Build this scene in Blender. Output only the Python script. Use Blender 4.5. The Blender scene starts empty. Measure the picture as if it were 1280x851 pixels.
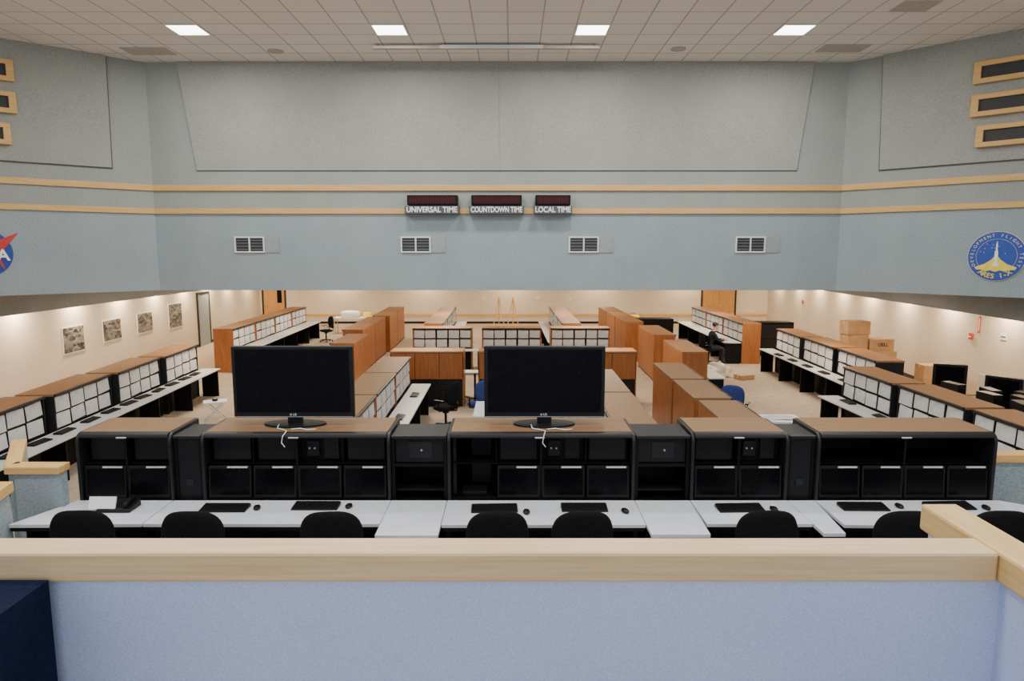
import bpy, bmesh, math, random
from mathutils import Vector, Matrix
random.seed(4)
SC=bpy.context.scene
COL=SC.collection
PI=math.pi
# ------------------------------------------------------------------ materials
def newmat(name):
    m=bpy.data.materials.new(name); m.use_nodes=True
    nt=m.node_tree; b=nt.nodes['Principled BSDF']
    return m,nt,b
def ramp(nt,fac,c0,c1,p0=0.35,p1=0.65):
    r=nt.nodes.new('ShaderNodeValToRGB')
    r.color_ramp.elements[0].position=p0; r.color_ramp.elements[1].position=p1
    r.color_ramp.elements[0].color=(*c0,1); r.color_ramp.elements[1].color=(*c1,1)
    nt.links.new(fac,r.inputs[0]); return r.outputs[0]
def noise(nt,scale,detail=3,vec=(1,1,1),rough=.55):
    tc=nt.nodes.new('ShaderNodeTexCoord'); mp=nt.nodes.new('ShaderNodeMapping')
    mp.inputs['Scale'].default_value=vec
    nt.links.new(tc.outputs['Object'],mp.inputs[0])
    n=nt.nodes.new('ShaderNodeTexNoise'); n.inputs['Scale'].default_value=scale
    n.inputs['Detail'].default_value=detail; n.inputs['Roughness'].default_value=rough
    nt.links.new(mp.outputs[0],n.inputs['Vector']); return n.outputs['Fac']
def plain(name,c,rough=.5,var=.08,scale=8,metal=0,spec=.5,coat=0):
    m,nt,b=newmat(name)
    c0=tuple(max(0,x*(1-var)) for x in c); c1=tuple(min(1,x*(1+var)) for x in c)
    nt.links.new(ramp(nt,noise(nt,scale),c0,c1),b.inputs['Base Color'])
    b.inputs['Roughness'].default_value=rough; b.inputs['Metallic'].default_value=metal
    b.inputs['Specular IOR Level'].default_value=spec
    return m
def wood(name,c0,c1,vec=(.6,14,14),scale=3,rough=.4,spec=.35):
    m,nt,b=newmat(name)
    nt.links.new(ramp(nt,noise(nt,scale,6,vec,.65),c0,c1,.3,.7),b.inputs['Base Color'])
    b.inputs['Roughness'].default_value=rough; b.inputs['Specular IOR Level'].default_value=spec
    return m
def fabric(name,c0,c1,scale=30,vec=(1,1,1.6)):
    m,nt,b=newmat(name)
    n1=noise(nt,scale,5,vec,.75); n2=noise(nt,1.2,2)
    mx=nt.nodes.new('ShaderNodeMath'); mx.operation='MULTIPLY_ADD'
    mx.inputs[1].default_value=.85; nt.links.new(n1,mx.inputs[0])
    m2=nt.nodes.new('ShaderNodeMath'); m2.operation='MULTIPLY'; m2.inputs[1].default_value=.15
    nt.links.new(n2,m2.inputs[0]); nt.links.new(m2.outputs[0],mx.inputs[2])
    nt.links.new(ramp(nt,mx.outputs[0],c0,c1,.36,.64),b.inputs['Base Color'])
    b.inputs['Roughness'].default_value=.95; b.inputs['Specular IOR Level'].default_value=.1
    bp=nt.nodes.new('ShaderNodeBump'); bp.inputs['Strength'].default_value=.12; bp.inputs['Distance'].default_value=.004
    nt.links.new(n1,bp.inputs['Height']); nt.links.new(bp.outputs[0],b.inputs['Normal'])
    return m
def emis(name,c,s):
    m,nt,b=newmat(name)
    b.inputs['Base Color'].default_value=(*c,1)
    b.inputs['Emission Color'].default_value=(*c,1); b.inputs['Emission Strength'].default_value=s
    return m
M={}
M['fab_up']=fabric('wall_fabric_grey',(.255,.28,.272),(.39,.41,.395),34)
M['fab_pan']=fabric('panel_fabric_grey',(.265,.28,.262),(.395,.405,.38),34)
M['fab_blue']=fabric('fabric_bluegrey',(.225,.28,.305),(.375,.435,.465),34)
M['fab_front']=fabric('fabric_lavender_blue',(.42,.50,.76),(.60,.68,.93),110)
M['fab_low']=fabric('wallcovering_beige',(.56,.49,.41),(.70,.63,.54),14)
M['carpet']=fabric('carpet_beige',(.32,.255,.19),(.43,.35,.27),6,(1,1,1))
M['oak']=wood('oak_trim',(.58,.34,.11),(.74,.48,.19))
M['oak_cap']=wood('oak_cap',(.62,.42,.22),(.76,.56,.32),(.5,16,16),4)
M['oak_capy']=wood('oak_cap_lengthwise',(.58,.37,.15),(.72,.51,.24),(16,.5,16),4)
M['cherry']=wood('cherry_laminate',(.21,.072,.02),(.37,.135,.042),(8,8,.8),2.5,.4)
M['top']=wood('console_top_laminate',(.23,.108,.042),(.35,.17,.072),(1,10,10),2.5,.55,.2)
M['topn']=wood('console_top_brown',(.17,.098,.05),(.25,.148,.078),(1,12,12),2.5,.55,.2)
M['black']=plain('black_metal',(.005,.005,.0055),.5,spec=.15)
M['black2']=plain('black_trim',(.012,.013,.015),.4,spec=.3)
M['dark']=plain('dark_grey_metal',(.010,.0105,.0115),.45,spec=.2)
M['screen']=plain('screen_glass',(.003,.003,.004),.2,spec=.12)
M['plastic']=plain('black_plastic',(.008,.008,.009),.4,spec=.25)
M['white']=plain('white_laminate',(.58,.62,.69),.4,.03)
M['whited']=plain('white_desk_laminate',(.50,.50,.49),.45,.03)
M['paper']=plain('paper',(.55,.55,.56),.8,.2,3)
M['whitep']=plain('white_paint',(.75,.75,.73),.5,.03)
M['silver']=plain('silver',(.6,.6,.62),.3,.05,8,.8)
M['tab']=plain('pale_label',(.55,.56,.58),.5)
M['chair']=fabric('chair_fabric_black',(.004,.004,.005),(.010,.010,.012),60)
M['chairb']=fabric('chair_fabric_blue',(.02,.03,.12),(.04,.06,.20),60)
M['navy']=fabric('navy_cloth',(.003,.006,.022),(.007,.012,.038),40)
M['card']=plain('cardboard',(.42,.25,.12),.8,.12,5)
M['tape']=plain('packing_tape',(.55,.40,.24),.4)
M['red']=plain('sign_red',(.55,.03,.02),.5)
M['blue']=plain('emblem_blue',(.02,.07,.38),.5)
M['nblue']=plain('emblem_deep_blue',(.01,.05,.28),.5)
M['yellow']=plain('emblem_yellow',(.88,.70,.07),.5)
M['gold']=plain('emblem_gold',(.75,.70,.42),.5)
M['wht']=plain('letter_white',(.85,.85,.85),.5,.01)
M['ink']=plain('letter_ink',(.02,.02,.05),.5,.01)
M['led']=plain('led_window',(.022,.002,.003),.3,spec=.2)
M['seg']=plain('led_segment',(.10,.006,.008),.4,spec=.2)
M['lab']=plain('label_grey',(.07,.08,.085),.5)
M['vent']=plain('vent_dark',(.03,.03,.03),.6)
M['blank']=plain('blank_plate',(.27,.32,.34),.6)
M['reveal']=plain('panel_reveal',(.12,.13,.125),.9)
M['lamp']=emis('lamp_panel',(1,.97,.93),9)
M['diff']=plain('diffuser_plate',(.46,.44,.40),.7)
M['bag']=plain('plastic_bag',(.62,.58,.50),.4,.2,6)
M['skin']=plain('skin',(.42,.24,.16),.6)
M['shirt']=fabric('shirt_dark',(.015,.015,.02),(.03,.03,.04),40)
M['trous']=fabric('trousers_dark',(.02,.02,.03),(.04,.04,.05),40)
M['hair']=plain('hair_dark',(.02,.013,.008),.7)
M['door']=wood('door_oak',(.38,.19,.06),(.54,.30,.11),(10,10,.7),2.5)
def ceilmat():
    m,nt,b=newmat('ceiling_tiles')
    tc=nt.nodes.new('ShaderNodeTexCoord'); mp=nt.nodes.new('ShaderNodeMapping')
    mp.inputs['Location'].default_value=(.075,.115,0)
    nt.links.new(tc.outputs['Object'],mp.inputs[0])
    br=nt.nodes.new('ShaderNodeTexBrick'); br.offset=0; br.squash=1
    br.inputs['Scale'].default_value=1; br.inputs['Brick Width'].default_value=.61
    br.inputs['Row Height'].default_value=.61; br.inputs['Mortar Size'].default_value=.014
    br.inputs['Mortar Smooth'].default_value=.2
    br.inputs['Color1'].default_value=(.80,.78,.73,1); br.inputs['Color2'].default_value=(.84,.82,.77,1)
    br.inputs['Mortar'].default_value=(.44,.43,.40,1)
    nt.links.new(mp.outputs[0],br.inputs['Vector'])
    nt.links.new(br.outputs['Color'],b.inputs['Base Color']); b.inputs['Roughness'].default_value=.9
    return m
M['ceil']=ceilmat()
def postermat(name,seed):
    m,nt,b=newmat(name)
    tc=nt.nodes.new('ShaderNodeTexCoord'); mp=nt.nodes.new('ShaderNodeMapping')
    mp.inputs['Location'].default_value=(seed*3.1,seed,seed*1.7); mp.inputs['Scale'].default_value=(3,3,6)
    mp.inputs['Rotation'].default_value=(0,.5,0)
    nt.links.new(tc.outputs['Object'],mp.inputs[0])
    v=nt.nodes.new('ShaderNodeTexVoronoi'); v.inputs['Scale'].default_value=2.2
    nt.links.new(mp.outputs[0],v.inputs['Vector'])
    s=nt.nodes.new('ShaderNodeSeparateColor'); nt.links.new(v.outputs['Color'],s.inputs[0])
    nt.links.new(ramp(nt,s.outputs[0],(.02,.02,.02),(.26,.26,.245),.1,.9),b.inputs['Base Color'])
    b.inputs['Roughness'].default_value=.4
    return m
# ------------------------------------------------------------------ mesh builder
class MB:
    def __init__(s): s.v=[]; s.f=[]
    def add(s,vs,fs,X=None):
        o=len(s.v)
        s.v+= [tuple(X@Vector(v)) if X else tuple(v) for v in vs]
        s.f+= [tuple(i+o for i in f) for f in fs]; return s
    def box(s,x0,x1,y0,y1,z0,z1,X=None):
        return s.add([(x0,y0,z0),(x1,y0,z0),(x1,y1,z0),(x0,y1,z0),(x0,y0,z1),(x1,y0,z1),(x1,y1,z1),(x0,y1,z1)],
          [(3,2,1,0),(4,5,6,7),(0,1,5,4),(1,2,6,5),(2,3,7,6),(3,0,4,7)],X)
    def prism(s,poly,axis,a0,a1,X=None):
        n=len(poly)
        def P(p,a):
            return {'x':(a,p[0],p[1]),'y':(p[0],a,p[1]),'z':(p[0],p[1],a)}[axis]
        vs=[P(p,a0) for p in poly]+[P(p,a1) for p in poly]
        fs=[tuple(range(n))[::-1],tuple(range(n,2*n))]+[(i,(i+1)%n,n+(i+1)%n,n+i) for i in range(n)]
        return s.add(vs,fs,X)
    def cyl(s,c,r,h,axis='z',n=24,r2=None,X=None):
        r2=r if r2 is None else r2; vs=[]
        for k,(rr,t) in enumerate(((r,0),(r2,h))):
            for i in range(n):
                a=2*PI*i/n; p,q=rr*math.cos(a),rr*math.sin(a)
                d={'z':(p,q,t),'x':(t,p,q),'y':(p,t,q)}[axis]
                vs.append((c[0]+d[0],c[1]+d[1],c[2]+d[2]))
        fs=[tuple(range(n))[::-1],tuple(range(n,2*n))]+[(i,(i+1)%n,n+(i+1)%n,n+i) for i in range(n)]
        return s.add(vs,fs,X)
    def ell(s,c,r,n=20,m=12,X=None):
        vs=[];fs=[]
        for j in range(m+1):
            t=PI*j/m
            for i in range(n):
                a=2*PI*i/n
                vs.append((c[0]+r[0]*math.sin(t)*math.cos(a),c[1]+r[1]*math.sin(t)*math.sin(a),c[2]+r[2]*math.cos(t)))
        for j in range(m):
            for i in range(n):
                fs.append((j*n+i,(j+1)*n+i,(j+1)*n+(i+1)%n,j*n+(i+1)%n))
        return s.add(vs,fs,X)
    def tube(s,pts,r,n=8):
        pts=[Vector(p) for p in pts]; vs=[];fs=[]
        for k,p in enumerate(pts):
            d=(pts[min(k+1,len(pts)-1)]-pts[max(k-1,0)]).normalized()
            u=d.cross(Vector((0,0,1)));
            if u.length<.05: u=d.cross(Vector((1,0,0)))
            u.normalize(); w=d.cross(u)
            for i in range(n):
                a=2*PI*i/n; vs.append(tuple(p+u*(r*math.cos(a))+w*(r*math.sin(a))))
        for k in range(len(pts)-1):
            for i in range(n):
                fs.append((k*n+i,k*n+(i+1)%n,(k+1)*n+(i+1)%n,(k+1)*n+i))
        fs.append(tuple(range(n))[::-1]); fs.append(tuple(range((len(pts)-1)*n,len(pts)*n)))
        return s.add(vs,fs)
    def slab(s,w,h,t,curve=0,plane='xz',c=(0,0,0),ex=3.2,N=36):
        rings=[(0.0,1),(.5,1),(.85,.85),(.97,.5),(1,0)]
        vs=[];fs=[]
        def pt(k,i,side):
            q,th=rings[k]; a=2*PI*i/N; ca,sa=math.cos(a),math.sin(a)
            x=q*w/2*math.copysign(abs(ca)**(2/ex),ca); z=q*h/2*math.copysign(abs(sa)**(2/ex),sa)
            y=side*t/2*th+curve*x*x
            return (c[0]+x,c[1]+y,c[2]+z) if plane=='xz' else (c[0]+x,c[1]+z,c[2]+y)
        for side in (-1,1):
            o=len(vs)
            for k in range(len(rings)):
                for i in range(N): vs.append(pt(k,i,side))
            for k in range(len(rings)-1):
                for i in range(N):
                    f=(o+k*N+i,o+k*N+(i+1)%N,o+(k+1)*N+(i+1)%N,o+(k+1)*N+i)
                    fs.append(f if side==-1 else f[::-1])
        return s.add(vs,fs)
    def mesh(s,name,mat,smooth=False):
        me=bpy.data.meshes.new(name); me.from_pydata(s.v,[],s.f)
        bm=bmesh.new(); bm.from_mesh(me); bmesh.ops.remove_doubles(bm,verts=bm.verts,dist=1e-6)
        bmesh.ops.recalc_face_normals(bm,faces=bm.faces); bm.to_mesh(me); bm.free()
        me.materials.append(mat)
        if smooth:
            for p in me.polygons: p.use_smooth=True
        me.update(); return me
    def obj(s,name,mat,parent=None,loc=(0,0,0),rot=(0,0,0),bevel=0,smooth=False,seg=2):
        o=bpy.data.objects.new(name,s.mesh(name,mat,smooth))
        return fin(o,parent,loc,rot,bevel,seg)
def fin(o,parent=None,loc=(0,0,0),rot=(0,0,0),bevel=0,seg=2):
    COL.objects.link(o); o.parent=parent; o.location=loc; o.rotation_euler=rot
    if bevel:
        b=o.modifiers.new('bevel','BEVEL'); b.width=bevel; b.segments=seg; b.limit_method='ANGLE'
    return o
def thing(name,label,cat,loc=(0,0,0),rz=0,group=None):
    e=bpy.data.objects.new(name,None); e.empty_display_size=.2
    COL.objects.link(e); e.location=loc; e.rotation_euler=(0,0,rz)
    e['label']=label; e['category']=cat
    if group: e['group']=group
    return e
def tag(o,label,cat,group=None):
    o['label']=label; o['category']=cat
    if group: o['group']=group
    return o
def dup(o,loc,rz,label=None,group=None,top=True):
    n=o.copy(); COL.objects.link(n)
    if top:
        n.location=loc; n.rotation_euler=(0,0,rz)
        if label: n['label']=label
        if group: n['group']=group
    for c in list(o.children):
        k=dup(c,None,None,top=False); k.parent=n
    return n
def struct(o): o['kind']='structure'; return o
def text_mesh(s,size,ext=.003,bold=0.0):
    cu=bpy.data.curves.new('txt','FONT'); cu.body=s; cu.size=size; cu.extrude=ext; cu.offset=bold
    cu.align_x='CENTER'; cu.align_y='CENTER'
    o=bpy.data.objects.new('txt',cu); COL.objects.link(o)
    dg=bpy.context.evaluated_depsgraph_get(); dg.update()
    me=bpy.data.meshes.new_from_object(o.evaluated_get(dg))
    bpy.data.objects.remove(o); return me
def text(s,size,mat,parent,loc,rot=(PI/2,0,0),ext=.003,bold=0,sx=1,width=None):
    me=text_mesh(s,size,ext,bold); me.materials.clear(); me.materials.append(mat)
    if width:
        xs=[v.co.x for v in me.vertices]; sx=width/(max(xs)-min(xs)); c=(max(xs)+min(xs))/2
        for v in me.vertices: v.co.x-=c
    o=bpy.data.objects.new('lettering',me); fin(o,parent,loc,rot); o.scale=(sx,1,1); return o
def arc_text(s,size,R,a0,a1,mat,parent,y,ext=.003,bottom=False,bold=0,flip=1):
    bm=bmesh.new()
    for i,ch in enumerate(s):
        if ch==' ': continue
        a=math.radians(a0+(a1-a0)*i/(len(s)-1))
        me=text_mesh(ch,size,ext,bold)
        T=Matrix.Translation((R*math.cos(a),y,R*math.sin(a)))
        rot=a-PI/2 if not bottom else a+PI/2
        X=T@Matrix.Rotation(-rot,4,'Y')@Matrix.Rotation(PI/2,4,'X')
        me.transform(X); bm.from_mesh(me); bpy.data.meshes.remove(me)
    me=bpy.data.meshes.new('lettering'); bm.to_mesh(me); bm.free(); me.materials.append(mat)
    return fin(bpy.data.objects.new('lettering',me),parent)
# ------------------------------------------------------------------ room shell
ZC=7.85
def wall_seg(name,p0,p1,z0,z1,mat,th=.15,off=0):
    L=math.hypot(p1[0]-p0[0],p1[1]-p0[1]); a=math.atan2(p1[1]-p0[1],p1[0]-p0[0])
    return struct(MB().box(0,L,-off,th,z0,z1).obj(name,mat,None,(p0[0],p0[1],0),(0,0,a)))
def band(name,p0,p1,z0,z1,mat,pr=.03):
    L=math.hypot(p1[0]-p0[0],p1[1]-p0[1]); a=math.atan2(p1[1]-p0[1],p1[0]-p0[0])
    return struct(MB().box(0,L,-pr,0.001,z0,z1).obj(name,mat,None,(p0[0],p0[1],0),(0,0,a),.006))
BL=(-7.83,15.2); BR=(7.2,15.2); DL=(-11.4,12.15); DR=(11.4,10.8)
struct(MB().box(-14.5,14.5,-3,36.3,-.2,0).obj('floor',M['carpet']))
struct(MB().box(-11.8,11.8,-3,15.5,ZC,ZC+.1).obj('ceiling',M['ceil']))
ZM=4.72
for nm,a,b in (('center',BL,BR),('angled_left',DL,BL),('angled_right',BR,DR)):
    wall_seg('wall_upper_'+nm,a,b,ZM,ZC,M['fab_up'],.2)
    wall_seg('wall_fascia_'+nm,a,b,3.0,ZM,M['fab_blue'],.2)
wall_seg('wall_upper_left',(-11.4,-3),DL,2.6,ZC,M['fab_up'],.2)
wall_seg('wall_upper_right',DR,(11.4,-3),2.6,ZC,M['fab_up'],.2)
wall_seg('wall_rear',(11.6,-3),(-11.6,-3),0,2.3,M['fab_up'],.2)
wf=MB()
for i in range(7):
    x=-11.4+i*3.8; wf.box(x-.08,x+.08,-3.1,-2.95,2.3,ZC)
wf.box(-11.4,11.4,-3.1,-2.95,2.3,2.42).box(-11.4,11.4,-3.1,-2.95,ZC-.3,ZC)
struct(wf.obj('window_1',M['black2']))
k=0
for a,b in ((DL,BL),(BL,BR),(BR,DR)):
    for z0,z1 in ((5.165,5.29),(4.67,4.785)):
        k+=1; band('trim_%d'%k,a,b,z0,z1,M['oak'],.045)
LW0=(-11.4,12.0); LW1=(-13.3,36.0); RW0=(11.4,12.0); RW1=(13.5,36.0)
wall_seg('wall_left',(-11.4,-3),LW0,0,2.6,M['fab_low'])
wall_seg('wall_left_far',LW0,LW1,0,3.1,M['fab_low'])
wall_seg('wall_far',LW1,RW1,0,3.1,M['fab_low'])
wall_seg('wall_right_far',RW1,RW0,0,3.1,M['fab_low'])
wall_seg('wall_right',RW0,(11.4,-3),0,2.6,M['fab_low'])
struct(MB().prism([(-11.4,12.1),(-7.9,15.25),(7.25,15.25),(11.4,11.0),(13.8,36.2),(-13.6,36.2)],'z',3.02,3.12).obj('ceiling_lower',M['whitep']))
struct(MB().box(-10.95,-10.8,13.0,35.9,2.49,3.02).obj('wall_bulkhead_left',M['fab_blue']))
struct(MB().prism([(10.0,12.6),(10.15,12.6),(10.95,24),(10.95,35.9),(10.8,35.9),(10.8,24)],'z',2.49,3.02).obj('wall_bulkhead_right',M['fab_blue']))
band('baseboard_far',LW1,RW1,.0,.12,M['black2'],.02)
band('trim_20',LW1,RW1,.42,.54,M['oak'],.04)
band('baseboard_left',LW0,LW1,.0,.12,M['black2'],.02)
band('baseboard_right',RW1,RW0,.0,.12,M['black2'],.02)
def quadpanel(name,pts_f,th,mat,loc=(0,0,0),rz=0):
    vs=[(x,-pr,z) for x,z,pr in pts_f]+[(x,0.0,z) for x,z,pr in pts_f]
    fs=[(0,1,2,3),(7,6,5,4),(0,4,5,1),(1,5,6,2),(2,6,7,3),(3,7,4,0)]
    return struct(MB().add(vs,fs).obj(name,mat,None,loc,(0,0,rz)))
quadpanel('wall_panel_center',[(-6.84,5.6,.03),(-.276,5.6,.03),(-.276,ZC,.07),(-7.13,ZC,.07)],0,M['fab_pan'],(0,15.2,0))
quadpanel('wall_panel_center_right',[(-.272,5.6,.03),(6.18,5.6,.03),(6.43,ZC,.07),(-.272,ZC,.07)],0,M['fab_pan'],(0,15.2,0))
struct(MB().prism([(-6.855,5.588),(6.195,5.588),(6.445,ZC),(-7.145,ZC)],'y',15.185,15.2).obj('trim_40',M['reveal']))
aL=math.atan2(BL[1]-DL[1],BL[0]-DL[0]); lenL=math.hypot(BL[0]-DL[0],BL[1]-DL[1])
aR=math.atan2(DR[1]-BR[1],DR[0]-BR[0]); lenR=math.hypot(BR[0]-DR[0],BR[1]-DR[1])
sL=lenL-(8.42-7.83)/math.cos(aL)
quadpanel('wall_panel_left',[(.1,5.6,.05),(sL,5.6,.05),(sL+.03,ZC,.1),(.1,ZC,.1)],0,M['fab_pan'],(DL[0],DL[1],0),aL)
struct(MB().prism([(.1,5.575),(sL+.03,5.575),(sL+.06,ZC),(.1,ZC)],'y',-.02,0).obj('trim_41',M['reveal'],None,(DL[0],DL[1],0),(0,0,aL)))
sR=(7.72-7.2)/math.cos(aR)
quadpanel('wall_panel_right',[(sR,5.55,.05),(lenR-.1,5.55,.05),(lenR-.1,ZC,.1),(sR-.06,ZC,.1)],0,M['fab_pan'],(BR[0],BR[1],0),aR)
struct(MB().prism([(sR-.03,5.525),(lenR-.1,5.525),(lenR-.1,ZC),(sR-.09,ZC)],'y',-.02,0).obj('trim_42',M['reveal'],None,(BR[0],BR[1],0),(0,0,aR)))
def slot(s,z,o,a,w,flip):
    t=thing('framed_wall_slot','oak framed narrow dark slot opening in the angled fabric wall','wall opening',
        (o[0]+math.cos(a)*s,o[1]+math.sin(a)*s,z),a,'oak framed wall slots')
    y=-.12
    f=MB().box(-w/2,w/2,y-.06,0,-.2,-.11).box(-w/2,w/2,y-.06,0,.11,.2).box(-w/2,-w/2+.12,y-.06,0,-.11,.11).box(w/2-.12,w/2,y-.06,0,-.11,.11)
    f.obj('frame',M['oak'],t,bevel=.008)
    MB().box(-w/2+.12,w/2-.12,y-.01,-.0,-.11,.11).obj('recess',M['vent'],t)
    return t
W=1.5
sr0=(8.81-7.2)/math.cos(aR)
slot(sr0+W/2,7.18,BR,aR,W,0); slot(sr0+W/2,6.58,BR,aR,W,0); slot(sr0+.12+W/2,6.01,BR,aR,W,0)
sl0=lenL-(9.60-7.83)/math.cos(aL)
slot(sl0-W/2,7.27,DL,aL,W,0); slot(sl0-W/2,6.68,DL,aL,W,0); slot(sl0-.13-W/2,6.09,DL,aL,W,0)
# ------------------------------------------------------------------ ceiling fixtures
def area(loc,sx,sy,power,col,rot=(0,0,0)):
    l=bpy.data.lights.new('lamp','AREA'); l.shape='RECTANGLE'; l.size=sx; l.size_y=sy; l.energy=power; l.color=col
    o=bpy.data.objects.new('lamp',l); COL.objects.link(o); o.location=loc; o.rotation_euler=rot
    o['kind']='structure'
    return o
UP=100
lt=None
def fixture(x,y):
    global lt
    if lt is None:
        lt=thing('ceiling_light','square recessed fluorescent ceiling light with white frame','ceiling light',(x,y,ZC),0,'recessed fluorescent ceiling lights')
        MB().box(-.305,.305,-.305,-.275,-.02,0).box(-.305,.305,.275,.305,-.02,0).box(-.305,-.275,-.275,.275,-.02,0).box(.275,.305,-.275,.275,-.02,0).obj('frame',M['whitep'],lt)
        MB().box(-.275,.275,-.275,.275,-.012,0).obj('diffuser',M['lamp'],lt)
    else: dup(lt,(x,y,ZC),0)
    area((x,y,ZC-.022),.54,.54,UP,(1,.96,.90))
for y,xs in ((13.0,(-5.87,-2.21,1.45,5.11)),(9.34,(-5.87,-2.21,1.45,5.11)),(5.68,(-5.87,-2.21,1.45,5.11)),(2.02,(-5.87,-2.21,1.45,5.11))):
    for x in xs: fixture(x,y)
def cpanel(x,y,w,d,name,label,mat,round_=False):
    m=MB()
    if round_: m.cyl((0,0,-.02),w/2,.02)
    else: m.box(-w/2,w/2,-d/2,d/2,-.015,0)
    o=m.obj(name,mat,None,(x,y,ZC)); tag(o,label,'ceiling fitting'); return o
cpanel(-7.3,14.35,.9,.5,'ceiling_vent','dark grey rectangular air vent set in the tiled ceiling',M['diff'])
cpanel(6.55,14.15,.9,.5,'ceiling_vent','dark grey rectangular air vent set in the tiled ceiling',M['diff'])
cpanel(6.6,11.8,.6,.5,'ceiling_vent','dark grey rectangular air vent set in the tiled ceiling',M['diff'])
cpanel(-4.75,14.35,.3,.3,'ceiling_speaker','round grey ceiling speaker set in a tile',M['diff'],True)
cpanel(3.3,14.2,.3,.3,'ceiling_speaker','round grey ceiling speaker set in a tile',M['diff'],True)
r=thing('ceiling_rail','long thin ceiling diffuser rail hanging below the tiles','ceiling rail',(-.5,13.9,ZC))
MB().box(-2.2,2.2,-.05,.05,-.09,-.04).obj('rail',M['diff'],r,bevel=.006)
MB().box(-.9,1.1,-.10,-.06,-.10,-.04).obj('cover_strip',M['whitep'],r)
for x in (-2.1,0,2.1): MB().box(x-.02,x+.02,-.02,.02,-.05,0).obj('bracket',M['blank'],r)
WARM=(1,.78,.52)
for x in (-7.5,-2.5,2.5,7.5):
    for y in (17.5,22,26.5,31):
        area((x,y,3.0),1.1,.5,120,(1,.85,.66))
for y in (13.5,16.0,18.5,21.0,23.5,26,28.5,31,34):
    xl=-11.4-(y-12)*.079; xr=11.4+(y-12)*.0875
    area((xl+.32,y,2.75),.14,.14,85,WARM,(0,.12,0))
    area((xr-.32,y,2.75),.14,.14,76,WARM,(0,-.12,0))
for x in (-9,-4.5,0,4.5,9):
    area((x,35.3,2.9),.6,.2,85,WARM,(-.2,0,0))
# ------------------------------------------------------------------ clocks
def clock(x0,x1,lx0,lx1,s,nd):
    cx=(x0+x1)/2
    t=thing('wall_clock','black digital clock, dark red display, plate reading '+s,'clock',(cx,15.2,4.66),0,'digital wall clocks')
    w=(x1-x0)/2
    MB().box(-w,w,-.22,-.0,.19,.40).obj('housing',M['black'],t,bevel=.01)
    MB().box(-w+.03,w-.03,-.228,-.21,.215,.375).obj('display',M['led'],t)
    m=MB(); pw=(2*w-.10)/nd
    for i in range(nd):
        x=-w+.05+(i+.5)*pw; h=.05; q=pw*.3
        for zz in (.295-h,.295,.295+h): m.box(x-q,x+q,-.231,-.229,zz-.006,zz+.006)
        for xx in (x-q,x+q): m.box(xx-.007,xx+.007,-.231,-.229,.295-h,.295+h)
    m.obj('unlit_segments',M['seg'],t)
    l0,l1=lx0-cx,lx1-cx
    MB().box(l0,l1,-.24,-.0,-.0,.17).obj('name_plate',M['lab'],t,bevel=.005)
    text(s,.16,M['wht'],t,((l0+l1)/2,-.243,.085),bold=.0035,width=(l1-l0)*.93)
def P(px): return (px-640)/57.0
def clk(a,b,c,d,s,n): clock(P(a),P(b),P(c),P(d),s,n)
clk(511,573,508,575,'UNIVERSAL TIME',9); clk(590,652,587,655,'COUNTDOWN TIME',9); clk(669,712,667,714,'LOCAL TIME',6)
for i,x in enumerate((-5.78,-2.12,1.58,5.25)):
    t=thing('wall_grille','white framed double louvred wall grille with blank plate beside it','wall vent',(x,15.2,3.83),0,'white framed wall grilles')
    MB().box(-.33,.33,-.035,0,0,.03).box(-.33,.33,-.035,0,.32,.35).box(-.33,-.30,-.035,0,.03,.32).box(.30,.33,-.035,0,.03,.32).box(-.015,.015,-.035,0,.03,.32).obj('frame',M['whitep'],t)
    MB().box(-.3,-.015,-.012,0,.03,.32).box(.015,.3,-.012,0,.03,.32).obj('opening',M['vent'],t)
    m=MB()
    for kx in (-.3,.015):
        for j in range(4): m.box(kx,kx+.285,-.028,-.014,.07+j*.065,.078+j*.065)
    m.obj('louvres',M['blank'],t)
    MB().box(.34,.66,-.015,0,.0,.35).obj('blank_plate',M['blank'],t)
# ------------------------------------------------------------------ emblems
sx_=(9.22-7.2)/math.cos(aR)
e=thing('mission_emblem','round blue mission emblem with white rocket and yellow flame','emblem',(BR[0]+math.cos(aR)*sx_,BR[1]+math.sin(aR)*sx_,3.77),aR)
MB().cyl((0,-.02,0),.50,.02,'y',48).obj('rim',M['gold'],e)
MB().cyl((0,-.03,0),.490,.012,'y',48).obj('field',M['blue'],e)
MB().prism([(0,.04),(.08,-.07),(.20,-.16),(.36,-.22),(.33,-.27),(.24,-.27),(.16,-.305),(.08,-.28),(0,-.315),(-.08,-.28),(-.16,-.305),(-.24,-.27),(-.33,-.27),(-.36,-.22),(-.20,-.16),(-.08,-.07)],'y',-.036,-.03).obj('flame',M['yellow'],e)
MB().prism([(0,.0),(.05,-.20),(-.05,-.20)],'y',-.040,-.036).obj('flame_core',M['wht'],e)
MB().prism([(-.032,-.06),(.032,-.06),(.028,.10),(.015,.12),(.015,.24),(0,.31),(-.015,.24),(-.015,.12),(-.028,.10)],'y',-.048,-.040).obj('rocket',M['wht'],e)
def arcband(r0,r1,a0,a1,y0,y1,n=16):
    p=[(r1*math.cos(math.radians(a0+(a1-a0)*i/n)),r1*math.sin(math.radians(a0+(a1-a0)*i/n))) for i in range(n+1)]
    q=[(r0*math.cos(math.radians(a0+(a1-a0)*i/n)),r0*math.sin(math.radians(a0+(a1-a0)*i/n))) for i in range(n+1)]
    m=MB()
    for i in range(n): m.prism([p[i],p[i+1],q[i+1],q[i]],'y',y0,y1)
    return m
arcband(.345,.349,-34,214,-.034,-.03,28).obj('inner_ring',M['gold'],e)
random.seed(2)
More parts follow.
